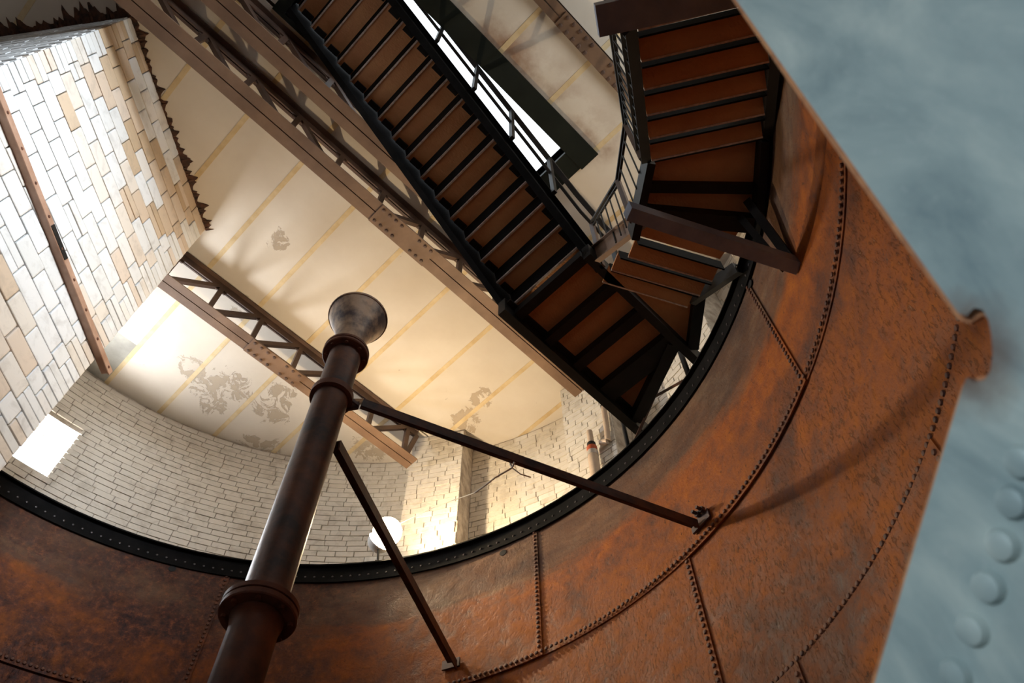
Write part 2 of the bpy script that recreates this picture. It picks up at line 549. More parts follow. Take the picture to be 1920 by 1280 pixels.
# the ones that show largest: in view above the rim, nearest the lens first
show = [c for c in cand if (11 < c[1] < 70 or c[1] > 80) and c[7] > 6.0]
show.sort(key=lambda c: (c[0] - V(0, 0, 0)).length)
top = set(id(c) for c in show[:200])
top |= set(id(c) for c in sorted([c for c in show if 37 < c[1] < 66], key=lambda c: (c[0] - V(0, 0, 0)).length)[:95])
rest = MB()
for c in cand:
    p, az, ww, r, pr, k, rr, h = c
    ar = radians(az)
    yaw = random.uniform(-.02, .02); roll = random.uniform(-.022, .022)
    if id(c) in top:
        loc = pol(az, r + .05 - pr, h)
        piece('brick', brick_me, tower if k < 0 else pil[k], loc, (roll, 0, ar + pi / 2 + yaw), (ww - .010, .10, CH - .010))
    else:
        d = Vector((cos(ar), sin(ar), 0)); t = Vector((-sin(ar), cos(ar), 0)); u = Vector((0, 0, 1))
        q = pol(az, r - pr, h)
        A = t * (ww - .010) / 2; B = d * .09; C = u * (CH - .010) / 2 + t * roll * .1
        rest.hexa([q - A - C, q + A - C, q + A - C + B, q - A - C + B, q - A + C, q + A + C, q + A + C + B, q - A + C + B])
tag(rest.build('brickwork', M['brick'], tower), kind='stuff')

# ------------------------------------------------------------------ ceiling
HX0, HX1, HY0, HY1 = -0.75, 2.35, 1.43, 2.47     # hatch opening
cl = MB()
for (x0, x1, y0, y1) in ((-5.6, HX0, -3, 8.6), (HX1, 5.9, -3, 8.6), (HX0, HX1, -3, HY0), (HX0, HX1, HY1, 8.6)):
    cl.box(x0, x1, y0, y1, CEIL + .035, CEIL + .28)
ceiling = tag(cl.build('ceiling', M['slab']), kind='structure')
rows = [(-2.6, .40), (.44, 1.18), (1.18, HY1), (HY1 + .04, 3.18), (3.20, 5.44), (5.46, 8.3)]
xj = [.362 + .744 * k for k in range(-8, 8)]
for (y0, y1) in rows:
    for k in range(len(xj) - 1):
        x0, x1 = xj[k], xj[k + 1] - .0
        mx, my = (x0 + x1) / 2, (y0 + y1) / 2
        if min(sqrt((a - CX) ** 2 + (b - CY) ** 2) for a in (x0, x1, mx) for b in (y0, y1, my)) > RB + .1:
            continue
        b = MB(); ye = y1
        if (y0, y1) == (1.18, HY1):
            if x0 > HX0 and x1 < HX1: continue
            if x0 < HX0 < x1:
                x1 = HX0 - .02
            if x0 < HX1 < x1:
                x0 = HX1 + .23
            if x1 - x0 < .05: continue
        if y0 == 5.46 and abs(x1 - .362) < .01:      # bare cement where the plaster has come away beside the shaft
            MB().box(x0 + .002, x1 - .055, 6.98, y1, CEIL + .006, CEIL + .034).build('bare_panel', M['cement'], ceiling)
            ye = 6.98
        b.box(x0 + .002, x1 - .055, y0, ye, CEIL, CEIL + .034)
        b.build('ceiling_panel', M['plaster'], ceiling)
        s = MB(); s.box(x1 - .055, x1 + .002, y0, y1, CEIL - .004, CEIL + .03)
        s.build('joint_strip', M['joint'], ceiling)

# dark steel framing of the hatch
hb = empty('hatch_frame', V(HX1, HY0, CEIL), 'dark green steel frame lining the bright stair hatch in the ceiling', 'hatch frame')
MB().box(HX0 - .6, 2.62, 1.18, HY0, CEIL - .03, CEIL + .3).build('side_beam', M['hatch'], hb)
MB().box(HX1, 2.60, HY0 + .002, HY1, CEIL - .02, CEIL + .3).build('end_beam', M['hatch'], hb)
MB().box(HX0 - .12, HX0, HY0 + .002, HY1, CEIL - .02, CEIL + .3).build('end_beam', M['hatch'], hb)
MB().box(HX0 - .12, 2.3, HY1 + .002, HY1 + .05, CEIL - .015, CEIL + .3).build('side_beam', M['hatch'], hb)

# ------------------------------------------------------------------ roof trusses


def truss(y, x0, x1, label, w, nodes, flip, splice, botmat='truss', hb=8.1):
    t = empty('roof_truss', V(x0, y, hb), label, 'truss')
    b = MB()
    g = .006
    for sgn in (-1, 1):     # two angles back to back
        ya = y + sgn * g; yb = y + sgn * w / 2
        b.box(x0, x1, min(ya, yb), max(ya, yb), hb, hb + .014)
        b.box(x0, x1, min(ya, ya + sgn * .016), max(ya, ya + sgn * .016), hb + .014, hb + .11)
    b.build('bottom_chord', M[botmat], t)
    b = MB()
    for sgn in (-1, 1):
        ya = y + sgn * g; yb = y + sgn * w * .33
        b.box(x0, x1, min(ya, yb), max(ya, yb), CEIL - .03, CEIL - .014)
        b.box(x0, x1, min(ya, ya + sgn * .016), max(ya, ya + sgn * .016), CEIL - .14, CEIL - .03)
    b.build('top_chord', M['trussdark'], t)
    for k, x in enumerate(nodes):
        if not (x0 + .05 < x < x1 - .05): continue
        MB().bar(V(x, y, hb + .06), V(x, y, CEIL - .08), .05, .06, (1, 0, 0)).build('post', M['trussdark'], t)
        xn = x + (.595 if x >= flip - .01 else -.595)
        xe = x
        if x >= flip - .01:   # rising outward on the far half
            p, q = V(x + .04, y, hb + .07), V(min(x + .555, x1), y, CEIL - .1)
        else:
            p, q = V(x - .04, y, hb + .07), V(max(x - .555, x0), y, CEIL - .1)
        MB().bar(p, q, .06, .05, (0, 1, 0)).build('diagonal', M['trussdark'], t)
        gp = MB(); gp.prism([V(x - .11, y - .008, CEIL - .05), V(x + .11, y - .008, CEIL - .05), V(x + .06, y - .008, CEIL - .18), V(x - .06, y - .008, CEIL - .18)], (0, .016, 0))
        gp.build('gusset_plate', M['trussdark'], t)
    if splice:
        s0, s1 = splice
        MB().box(s0, s1, y - w / 2 - .002, y + w / 2 + .002, hb - .014, hb - .001).build('splice_plate', M[botmat], t)
        rv = MB()
        n = int((s1 - s0) / .085)
        for i in range(n):
            xx = s0 + .05 + (s1 - s0 - .1) * i / (n - 1)
            if abs(i - n / 2) < .8: continue
            for yy in (y - w * .33, y + w * .33):
                rv.dome(V(xx, yy, hb - .014), (0, 0, -1), .021, .016, 8)
        rv.build('rivet', M['trussdark'], t, True)['kind'] = 'stuff'
    return t


nd = [-1.18 + .595 * k for k in range(-3, 10)]
truss(3.19, -3.6, 4.47, 'long brown lattice truss running from the brick shaft to the right wall', .24, nd, 1.2, (1.2, 1.97))
truss(5.49, -.24, 3.74, 'brown lattice truss behind the flared pipe, ending on the brick pilaster', .21, nd, -.6, (1.2, 1.94))
truss(2.63, -3.6, 4.4, 'brown lattice truss right against the left side of the long stair', .22, nd, 1.2, (1.9, 2.5))
truss(.46, -2.6, 4.6, 'brown truss with long riveted splice plate between the hatch and the upper landing', .15, [x for x in nd if x > 4], 9, (1.18, 2.15))

# ------------------------------------------------------------------ glazed brick shaft
P1 = Vector((-1.85, 3.614)); U = Vector((.797, .604)).normalized(); NRM = Vector((U.y, -U.x)); LEN = 2.36
shaft = empty('brick_shaft', V(P1.x, P1.y, -EYE), 'square shaft of big white and tan glazed blocks, brightly lit, at upper left', 'brick shaft')


def sp(u, n, h):
    q = P1 + U * u + NRM * n
    return V(q.x, q.y, h)


core = MB()
core.hexa([sp(.012, -.02, -EYE), sp(LEN - .012, -.02, -EYE), sp(LEN - .012, -2.2, -EYE), sp(.012, -2.2, -EYE),
           sp(.012, -.02, CEIL - .008), sp(LEN - .012, -.02, CEIL - .008), sp(LEN - .012, -2.2, CEIL - .008), sp(.012, -2.2, CEIL - .008)])
core.build('mortar_core', M['blockjoint'], shaft)
bw = unit_block('block', M['blockwhite'], 0.035)
bt = unit_block('block', M['blocktan'], 0.035)
ang = atan2(U.y, U.x)
BH = .188
nb = 0


def block(u0, u1, h0, h1, me):
    global nb
    nb += 1
    pr = random.uniform(0, .008)
    rot = (random.uniform(-.006, .006), 0, ang + random.uniform(-.006, .006))
    piece('block', me, shaft, sp((u0 + u1) / 2, -.045 + pr, (h0 + h1) / 2), rot, (u1 - u0 - .011, .09, h1 - h0 - .010))


ncourse = 25
for j in range(ncourse):
    h1 = CEIL - .006 - BH * j; h0 = h1 - BH
    tan = j == 3
    q0 = .18 if j % 2 else .23
    q1 = .20 if j % 2 else .30
    me0 = bt if tan or random.random() < .12 else bw
    for e0, e1 in ((0, q0), (LEN - q1, LEN)):
        hm = (h0 + h1) / 2
        mm = bt if (tan or (j < 5 and random.random() < .35)) else bw
        block(e0, e1, hm, h1, mm); block(e0, e1, h0, hm, mm)
    n = 6
    L = (LEN - q0 - q1)
    cuts = [q0 + L * i / n for i in range(n + 1)]
    if j % 2:      # half bond
        cuts = [q0] + [q0 + L * (i + .5) / n + random.uniform(-.02, .02) for i in range(n)] + [q0 + L]
    for i in range(len(cuts) - 1):
        pt = .95 if tan else (.35 if j < 7 else .02)
        mm = bt if random.random() < pt else bw
        if random.random() < .06 and nb < 255:
            hm = (h0 + h1) / 2
            block(cuts[i], cuts[i + 1], hm, h1, mm); block(cuts[i], cuts[i + 1], h0, hm, mm)
        else:
            block(cuts[i], cuts[i + 1], h0, h1, mm)
# the raking side face: courses too fine to pick apart
side = MB()
for j in range(52):
    h1 = CEIL - .006 - BH / 2 * j; h0 = h1 - BH / 2
    n = -.02 - (.12 if j % 2 else 0)
    while n > -2.2:
        n2 = max(n - .24, -2.2)
        pr = random.uniform(0, .006)
        side.hexa([sp(-pr, n - .006, h0 + .004), sp(.1, n - .006, h0 + .004), sp(.1, n2 + .006, h0 + .004), sp(-pr, n2 + .006, h0 + .004),
                   sp(-pr, n - .006, h1 - .004), sp(.1, n - .006, h1 - .004), sp(.1, n2 + .006, h1 - .004), sp(-pr, n2 + .006, h1 - .004)])
        n = n2
tag(side.build('side_brickwork', M['blockwhite'], shaft), kind='stuff')

# ragged plaster where the shaft meets the ceiling
rg = MB()


def ragged(a, b, out, n, lo, hi):
    pts = []; w = lo
    for i in range(n + 1):
        w += (lo + (hi - lo) * random.random() ** 3 - w) * .38
        pts.append((a + (b - a) * (i / n), max(w, .008)))
    for (p, w0), (q, w1) in zip(pts[:-1], pts[1:]):
        d0 = -.01 - .02 * random.random()
        rg.hexa([V(*p, CEIL + d0), V(*q, CEIL + d0), V(*(q + out * w1), CEIL - .006), V(*(p + out * w0), CEIL - .006),
                 V(*p, CEIL + .03), V(*q, CEIL + .03), V(*(q + out * w1), CEIL + .03), V(*(p + out * w0), CEIL + .03)])


ragged(P1 + U * .0, P1 + U * (LEN + .01), NRM, 130, .004, .20)
ragged(P1 - NRM * 2.1, P1 - NRM * 0.0, -U, 110, .03, .36)
rg.build('broken_edge', M['ragged'], ceiling)

# angle bar across the face of the shaft
ab = empty('angle_bar', sp(.1, .06, 6.05), 'long brown steel angle bar fixed level across the white block shaft', 'angle bar')
MB().bar(sp(-.15, .062, 6.13), sp(2.52, .062, 5.90), .012, .065).build('vertical_leg', M['anglebar'], ab)
MB().bar(sp(-.15, .034, 6.10), sp(2.50, .034, 5.87), .062, .010).build('flat_leg', M['anglebar'], ab)
MB().bar(sp(1.18, .070, 6.016), sp(1.47, .070, 5.991), .006, .052).build('dark_plate', M['black'], ab)
rv = MB()
for i in range(9):
    u = .3 + i * .27
    rv.dome(sp(u, .068, 6.13 - .0861 * (u + .15)), (NRM.x, NRM.y, 0), .014, .008, 8)
rv.build('bolt', M['flange'], ab, True)['kind'] = 'stuff'

# ------------------------------------------------------------------ riveted tank
tank = empty('water_tank', V(CX, CY, -EYE), 'huge round rusted tank of riveted iron plates with a black rim', 'tank')
SEAMS = [5.8, 4.275, 2.917, 1.39, -.13, -EYE]
JOINTS = [[-36.4 + 46.9 * k for k in range(-3, 5)], [-11.8 + 46.9 * k for k in range(-3, 4)], [-44.4 + 23.6 * k for k in range(-5, 10)],
          [-30 + 46.9 * k for k in range(-3, 5)], [-10 + 46.9 * k for k in range(-3, 5)]]
rivet_me = raw_mesh('rivet', MB().dome((0, 0, 0), (0, 0, 1), .0165, .013, 8), M['rivet'], True)
rv_list = []      # (size key, location, normal)


def inner(ci):
    return RT + (0.0, .016, .004, .016, 0.0)[ci]


for ci in range(5):
    h1, h0 = SEAMS[ci], SEAMS[ci + 1]
    J = JOINTS[ci]
    for a, b in zip(J, J[1:] + [J[0] + 360]):
        mid = ((a + b) / 2 + 180) % 360 - 180
        if ci >= 3 and -165 < mid < -120:      # the doorway cut through the tank
            continue
        lap = .05 if ci < 4 else 0
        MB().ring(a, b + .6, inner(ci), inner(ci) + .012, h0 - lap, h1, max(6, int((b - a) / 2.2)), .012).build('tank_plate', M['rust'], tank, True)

for ci, hh in ((0, 4.275 + .0), (1, 2.917)):
    step = degrees(.0475 / RT)
    az = -80
    while az < 100:
        rv_list.append((az, hh - .012 if ci == 0 else hh + .02, ci))
        az += step
for ci in range(3):
    for a in JOINTS[ci]:
        if -62 < a < 100:
            h = SEAMS[ci + 1] + .04
            while h < SEAMS[ci] - .05:
                if ci < 2 or h > 1.6:
                    rv_list.append((a + .45, h, ci + 10))
                h += .0475 if ci != 1 else .052
rv_far = MB(); near = []
for az, h, c in rv_list:
    r = RT + (0 if c in (0, 10) else (.016 if c in (1, 11) else .004))
    p = pol(az, r - .0005, h); nrm = Vector((-cos(radians(az)), -sin(radians(az)), 0))
    d = (p - V(0, 0, 0)).length
    v = p - V(0, 0, 0); zc = v.dot(RZ); xs = 960 + 1500 * v.dot(RX) / zc; ys = 640 + 1500 * v.dot(RY) / zc
    ok = zc > 0 and -10 < xs < 1830 and 0 < ys < 1290
    near.append((d if ok else d + 100, p, nrm))
near.sort(key=lambda t: t[0])
for i, (d, p, nrm) in enumerate(near):
    if i < 300 and d < 90:
        o = piece('rivet', rivet_me, tank, p, nrm.to_track_quat('Z', 'Y').to_euler())
    else:
        rv_far.dome(p, nrm, .0165, .013, 6)
tag(rv_far.build('far_rivets', M['rivet'], tank, True), kind='stuff')
# plate edges: dark open lap lines beside the rivets
# rim: black angle ring with small bright rivets
rim = MB()
rim.ring(-180, 180, RT - .016, RT + .002, RIM - .20, RIM, 120)
rim.ring(-180, 180, RT - .055, RT - .0165, RIM - .016, RIM, 120)
rim.build('rim_angle', M['rimblack'], tank, True)
rr = MB()
az = -60
while az < 100:
    rr.dome(pol(az, RT - .0165, RIM - .135), (-cos(radians(az)), -sin(radians(az)), 0), .012, .009, 6)
    az += 1.35
tag(rr.build('rim_rivets', M['rimrivet'], tank, True), kind='stuff')
for az_, hh_ in ((65.5, 5.567), (16.1, 5.522), (-36.6, 5.57)):
    MB().cyl(pol(az_, RT - .003, hh_), pol(az_, RT + .02, hh_), .035, 14).build('drain_hole', M['black'], tank, True)

# ------------------------------------------------------------------ standpipe with bell mouth
PX, PY = 1.284, 2.939
pr_ = .1135
pipe = empty('overflow_pipe', V(PX, PY, -EYE), 'tall rusty iron overflow pipe with a flared bell mouth, standing inside the tank', 'pipe')
MB().lathe(PX, PY, [(pr_ + .0, -EYE), (pr_, 2.50), (pr_ + .012, 2.56), (pr_ + .012, 2.57)]).build('lower_pipe', M['pipe'], pipe, True)
MB().lathe(PX, PY, [(pr_ + .012, 2.66), (pr_, 2.74), (pr_, 4.9), (pr_ + .004, 4.93)]).build('upper_pipe', M['pipe'], pipe, True)


def flange(h, r, t, name='flange'):
    f = MB().lathe(PX, PY, [(pr_ - .01, h - t), (r - .006, h - t), (r, h - t + .006), (r, h - .004), (r - .004, h), (r - .012, h), (r - .012, h + .008), (r, h + .008), (r, h + t), (r - .006, h + t + .004), (pr_ - .01, h + t + .004)])
    o = f.build(name, M['flange'], pipe, True)
    bl = MB()
    for i in range(8):
        a = i * pi / 4 + .2
        x, y = PX + (r - .03) * cos(a), PY + (r - .03) * sin(a)
        bl.cyl(V(x, y, h - t - .016), V(x, y, h + t + .016), .013, 6)
    bl.build('bolts', M['flange'], o)['kind'] = 'stuff'


flange(2.61, .183, .035)
flange(4.95, .165, .03)
bell = [(.104, 4.99), (.102, 5.05), (.104, 5.11), (.114, 5.18), (.134, 5.26), (.163, 5.34), (.192, 5.41), (.212, 5.46), (.222, 5.487), (.229, 5.488), (.232, 5.498), (.229, 5.510), (.218, 5.512), (.19, 5.43), (.16, 5.36), (.13, 5.27), (.108, 5.18), (.097, 5.0)]
MB().lathe(PX, PY, bell, 48).build('bell_mouth', M['bell'], pipe, True)
clamp = MB().lathe(PX, PY, [(pr_ + .0005, 4.38), (pr_ + .028, 4.38), (pr_ + .028, 4.435), (pr_ + .0005, 4.435)], 40).build('clamp_ring', M['flange'], pipe, True)

# braces
WB2 = Vector((3.874, 1.925, 4.377 + EYE)); BEND = V(1.457, 2.838, 4.408)


def angle_brace(name, pts, label, w=.075):
    b = empty(name, pts[-1], label, 'brace')
    p, q = pts[-2], pts[-1]
    d = (q - p).normalized(); a = d.cross(Vector((0, 0, 1))).normalized()
    MB().bar(p + Vector((0, 0, .0)), q, w, .010).build('flat_leg', M['brace'], b)
    MB().bar(p + a * (w / 2 - .005) + Vector((0, 0, -w / 2 - .001)), q + a * (w / 2 - .005) + Vector((0, 0, -w / 2 - .001)), .010, w - .012).build('upright_leg', M['brace'], b)
    return b, d, a


b2, d2, a2 = angle_brace('pipe_brace', [BEND, WB2 - (WB2 - BEND).normalized() * .02], 'dark rusty brace from the pipe clamp to the right tank wall, casting the curved shadow', .085)
hk = MB()
hk.bar(V(1.315, 3.075, 4.408), BEND + Vector((-.005, .02, -.005)), .016, .075)
hk.bar(V(1.375, 2.855, 4.400), BEND + Vector((-.01, .01, -.02)), .012, .03)
hk.build('clamp_arm', M['brace'], b2)
sh = MB()
pl_az = degrees(atan2(WB2.y - CY, WB2.x - CX))
q0 = pol(pl_az, RT - .012, 4.377)
tn = Vector((-sin(radians(pl_az)), cos(radians(pl_az)), 0)); nn_ = Vector((-cos(radians(pl_az)), -sin(radians(pl_az)), 0))
sh.bar(q0 - tn * .14, q0 + tn * .06, .018, .085)
sh.build('wall_shoe', M['brace'], b2)
bo = MB()
for s_ in (-.10, -.05):
    bo.cyl(q0 + tn * s_ + Vector((0, 0, .055)) - nn_ * .0, q0 + tn * s_ + nn_ * .075 + Vector((0, 0, .055)), .014, 6)
    bo.cyl(q0 + tn * s_ + nn_ * .01 + Vector((0, 0, .055)), q0 + tn * s_ + nn_ * .035 + Vector((0, 0, .055)), .026, 6)
bo.build('bolts', M['brace'], b2)['kind'] = 'stuff'
WB1 = Vector((3.697, 4.360, 4.443 + EYE)); S1 = V(1.40, 2.94, 4.03)
b1, d1, a1 = angle_brace('pipe_brace', [S1, WB1 - (WB1 - S1).normalized() * .02], 'dark brace from the pipe to the lower tank wall, crossing in front of the lamp', .085)
pl_az = degrees(atan2(WB1.y - CY, WB1.x - CX)); q0 = pol(pl_az, RT - .012, 4.443)
tn = Vector((-sin(radians(pl_az)), cos(radians(pl_az)), 0))
MB().bar(q0 - tn * .06, q0 + tn * .1, .018, .085).build('wall_shoe', M['brace'], b1)

# twine on the brace
tw = empty('twine', V(2.55, 2.43, 4.37), 'frayed pale twine knotted round the long right brace', 'twine')
on = lambda t: BEND + (WB2 - BEND) * t
kn = on(.435); LP0 = V(3.19, 4.86, 6.06)
MB().tube([kn + Vector((-.02, 0, .05)), kn + Vector((.0, .05, .0)), kn + Vector((0, .03, -.07)), kn + Vector((-.02, -.02, -.05)), kn + Vector((-.02, 0, .05))], .007, 6).build('knot', M['twine'], tw, True)
MB().tube([kn + Vector((0, .03, -.07)), kn + Vector((-.04, .16, -.10)), kn + Vector((-.03, .28, -.08)), kn + Vector((.0, .40, -.02))], .006, 6).build('loose_end', M['twine'], tw, True)
MB().tube([kn + Vector((0, .40, -.02)), kn + (LP0 - kn) * .55 + Vector((0, 0, -.05)), LP0], .0035, 5).build('long_strand', M['twine'], tw, True)
MB().tube([kn + Vector((0, .03, -.07)), kn + Vector((.05, .0, -.12)), kn + Vector((.12, -.03, -.12))], .005, 6).build('loose_end', M['twine'], tw, True)

# ------------------------------------------------------------------ work lamp on the rim
LP = V(3.232, 5.095, 6.07)
lamp = empty('work_lamp', pol(35.5, RT, RIM), 'glaring bare round work lamp standing on the tank rim behind the brace', 'lamp')
base = pol(degrees(atan2(LP.y - CY, LP.x - CX)), RT - .0, RIM)
MB().cyl(base, Vector((LP.x, LP.y, base.z + .15)), .012, 8).build('stem', M['black'], lamp, True)
MB().bar(base + Vector((-.03, -.04, .005)), base + Vector((.03, .04, .005)), .06, .012).build('foot', M['black'], lamp)
seg, rings, LR = 20, 12, .05
gs = MB()
gs.lathe(LP.x, LP.y, [(max(LR * sin(pi * i / rings), .0005), LP.z - EYE - LR * cos(pi * i / rings)) for i in range(rings + 1)], seg)
gs.build('bulb', M['bulb'], lamp, True)
aim = Vector((-.08, -.94, .30)).normalized()
gg = MB(); GR = .15; GC = LP + aim * .125
gg.lathe(GC.x, GC.y, [(max(GR * sin(pi * i / 16), .0005), GC.z - EYE - GR * cos(pi * i / 16)) for i in range(17)], 28)
gg.build('glare_shell', M['glare'], lamp, True)  # added shell imitating glare round the bulb, not a glass part
sd_ = aim.orthogonal().normalized(); up_ = aim.cross(sd_)
dish = MB(); vs = []
for r_, z_ in ((.02, -.105), (.07, -.095), (.105, -.06), (.125, -.005), (.129, -.005), (.109, -.064), (.073, -.103), (.02, -.113)):
    vs += [LP + aim * z_ + (sd_ * cos(2 * pi * i / 24) + up_ * sin(2 * pi * i / 24)) * r_ for i in range(24)]
dish.add(vs, [(j * 24 + i, j * 24 + (i + 1) % 24, (j + 1) % 8 * 24 + (i + 1) % 24, (j + 1) % 8 * 24 + i) for j in range(8) for i in range(24)])
dish.build('light_block_dish', M['dish'], lamp, True)  # unseen dish, added to block lamp light from the wall and brick behind

# ------------------------------------------------------------------ stairs


def tread_from(fl_, fr_, bl_, br_, style, parent):
    """pan with its lips; corners are the underside of the pan"""
    t = MB().hexa([fl_, fr_, br_, bl_] + [p + Vector((0, 0, .02)) for p in (fl_, fr_, br_, bl_)]).build('tread', M['tread'], parent)
    dn = Vector((0, 0, 1))
    back = ((bl_ + br_) / 2 - (fl_ + fr_) / 2).normalized()
    if style == 'up':           # seen from behind: bright back lip, dark riser below the nosing
        MB().bar(bl_ - dn * .008, br_ - dn * .008, .016, .026).build('back_lip', M['nosing'], t)
        r0 = fl_ + Vector((.036, 0, -.150)); r1 = fr_ + Vector((.036, 0, -.150)); up_ = Vector((0, 0, .008)); ex = Vector((.012, 0, 0))
        MB().hexa([r0, r1, fr_, fl_, r0 + ex, r1 + ex, fr_ + ex + up_, fl_ + ex + up_]).build('riser', M['rimblack'], t)
        for a, b in ((bl_, fl_), (br_, fr_)):
            sd = ((bl_ + br_) / 2 - (a if a is bl_ else br_)).normalized()
            MB().bar(a + (b - a) * .25 + sd * .03 - dn * .012, a + (b - a) * .95 + sd * .03 - dn * .012, .06, .022).build('clip', M['black'], t)
    else:                       # seen from the front: bright worn nosing over a dark lip
        MB().bar(fl_ - dn * .055, fr_ - dn * .055, .012, .15).build('front_lip', M['rimblack'], t)
        MB().bar(bl_ + back * .006 + dn * .004, br_ + back * .006 + dn * .004, .012, .020).build('nosing', M['nosing'], t)
    return t


def stringer(name, pts, lo, hi, th, out, mat, parent, flange_w=0.0):
    """plate following pts (points on the tread line), from lo below to hi above"""
    o = Vector(out).normalized()
    b = MB()
    for p, q in zip(pts[:-1], pts[1:]):
        b.hexa([p + Vector((0, 0, lo)), q + Vector((0, 0, lo)), q + Vector((0, 0, lo)) + o * th, p + Vector((0, 0, lo)) + o * th,
                p + Vector((0, 0, hi)), q + Vector((0, 0, hi)), q + Vector((0, 0, hi)) + o * th, p + Vector((0, 0, hi)) + o * th])
        if flange_w:
            for z in (lo, hi - .014):
                b.hexa([p + Vector((0, 0, z)) + o * th, q + Vector((0, 0, z)) + o * th, q + Vector((0, 0, z)) + o * (th + flange_w), p + Vector((0, 0, z)) + o * (th + flange_w)] +
                       [k + Vector((0, 0, .014)) for k in (p + Vector((0, 0, z)) + o * th, q + Vector((0, 0, z)) + o * th, q + Vector((0, 0, z)) + o * (th + flange_w), p + Vector((0, 0, z)) + o * (th + flange_w))])
    return b.build(name, mat, parent)


# long flight up to the hatch
YL, YR = 2.37, 1.57
f3 = empty('stair_flight', V(2.5, 1.97, 6.36), 'long black steel flight with orange-brown tread undersides, climbing to the ceiling hatch', 'stair')
xk = lambda k: -.474 + .208 * k
zk = lambda k: 8.744 - .159 * k
for k in range(-5, 15):
    tread_from(V(xk(k) + .170, YL, zk(k) + .005), V(xk(k) + .170, YR, zk(k) + .005), V(xk(k), YL, zk(k) + .005), V(xk(k), YR, zk(k) + .005), 'up', f3)
lin = lambda x, y: V(x, y, 8.744 - .7644 * (x + .474))
stringer('stringer', [lin(-1.4, YR - .015), lin(2.64, YR - .015)], -.09, .27, .02, (0, -1, 0), M['rimblack'], f3, .05)
stringer('stringer', [lin(-1.4, YL + .015), lin(2.52, YL + .015)], -.16, .22, .02, (0, 1, 0), M['rimblack'], f3, .04)
rl = empty('stair_railing', V(2.87, 1.44, 6.4), 'black post and rail railing beside the long flight, seen against the bright hatch', 'railing')
px_ = [.50, 1.02, 1.53, 2.07]
for x in px_:
    z0 = 8.744 - .7644 * (x + .474) + .2
    MB().bar(V(x, 1.465, z0), V(x, 1.465, z0 + 1.0), .04, .04, (1, 0, 0)).build('post', M['black'], rl)
MB().bar(V(2.86, 1.445, 6.22), V(2.86, 1.445, 7.45), .045, .045, (1, 0, 0)).build('newel_post', M['black'], rl)
for off, w in ((1.2, .05), (.72, .028)):
    MB().bar(lin(-.9, 1.465) + Vector((0, 0, off)), lin(2.45, 1.465) + Vector((0, 0, off)), w, .03).build('rail', M['black'], rl)
    MB().bar(lin(2.45, 1.465) + Vector((0, 0, off)), V(2.86, 1.445, 6.45 + off * .8), w, .03).build('rail', M['black'], rl)

# upper landing at the foot of the long flight, running out over the rim
lc = empty('stair_landing', V(3.1, 1.9, 6.2), 'dark steel landing with three brown panels between joists, at the foot of the long flight', 'landing')
for x0, x1 in ((2.50, 2.845), (2.845, 3.22), (3.22, 3.62)):
    MB().box(x0 + .003, x1 - .003, 1.535, 2.333, 6.36, 6.375).build('deck_panel', M['tread'], lc)
MB().prism([V(3.623, 1.54, 6.36), V(3.68, 1.56, 6.36), V(4.06, 2.333, 6.36), V(3.623, 2.333, 6.36)], (0, 0, .015)).build('deck_panel', M['tread'], lc)
for x, w in ((2.845, .09), (3.22, .10), (3.645, .20), (2.46, .09)):
    MB().box(x - w / 2, x + w / 2, 1.535, 2.33, 6.25, 6.358).build('joist', M['black'], lc)
MB().box(2.30, 4.30, 2.335, 2.42, 6.20, 6.42).build('side_channel', M['black'], lc)
MB().box(2.32, 4.05, 2.285, 2.334, 6.335, 6.358).build('channel_flange', M['black'], lc)
MB().box(2.44, 4.06, 1.455, 1.53, 6.20, 6.42).build('side_channel', M['black'], lc)
MB().bar(V(3.665, 1.535, 6.30), V(4.07, 2.33, 6.30), .11, .14).build('end_channel', M['black'], lc)
for (a, b, r_, nm) in (((4.13, 2.515, 6.62), (4.13, 2.515, 4.6), .022, 'leg'), ((3.945, 1.615, 6.62), (3.945, 1.615, 4.6), .026, 'leg')):
    MB().cyl(V(*a), V(*b), r_, 10).build(nm, M['black'], lc, True)
MB().bar(V(3.955, 1.66, 6.66), V(4.13, 2.42, 6.1), .03, .006).build('cross_brace', M['brace'], lc)
MB().bar(V(4.127, 2.485, 6.58), V(3.955, 1.62, 6.12), .03, .006).build('cross_brace', M['brace'], lc)

# short flight
f2 = empty('stair_flight', V(2.75, .9, 5.75), 'short flight of three treads with sparkling worn nosings between the two landings', 'stair')
F2 = [((2.47, 1.03), (3.12, .69), 5.88), ((2.53, 1.24), (3.24, .87), 6.04), ((2.63, 1.405), (3.34, 1.045), 6.2)]
D2 = Vector((.47, .88, 0)) * .165
for (a, b, h) in F2:
    tread_from(V(*a, h), V(*b, h), V(*a, h) + D2, V(*b, h) + D2, 'front', f2)
e = Vector((-.88, .47, 0))
stringer('stringer', [V(2.36, .86, 5.74), V(2.56, 1.45, 6.3)], -.10, .22, .02, e, M['truss'], f2, .03)
stringer('stringer', [V(3.15, .62, 5.74), V(3.42, 1.16, 6.3)], -.09, .08, .02, -e, M['black'], f2, .03)
lb = empty('winder_panel', V(3.0, 1.4, 6.3), 'dark triangular winder panel between the short flight and the upper landing', 'stair panel')
MB().prism([V(2.70, 1.452, 6.33), V(2.72, 1.40, 6.33), V(3.42, 1.10, 6.33), V(3.80, 1.452, 6.33)], (0, 0, .015)).build('deck_panel', M['tread'], lb)
MB().bar(V(3.44, 1.06, 6.30), V(3.82, 1.44, 6.30), .10, .14).build('edge_channel', M['black'], lb)

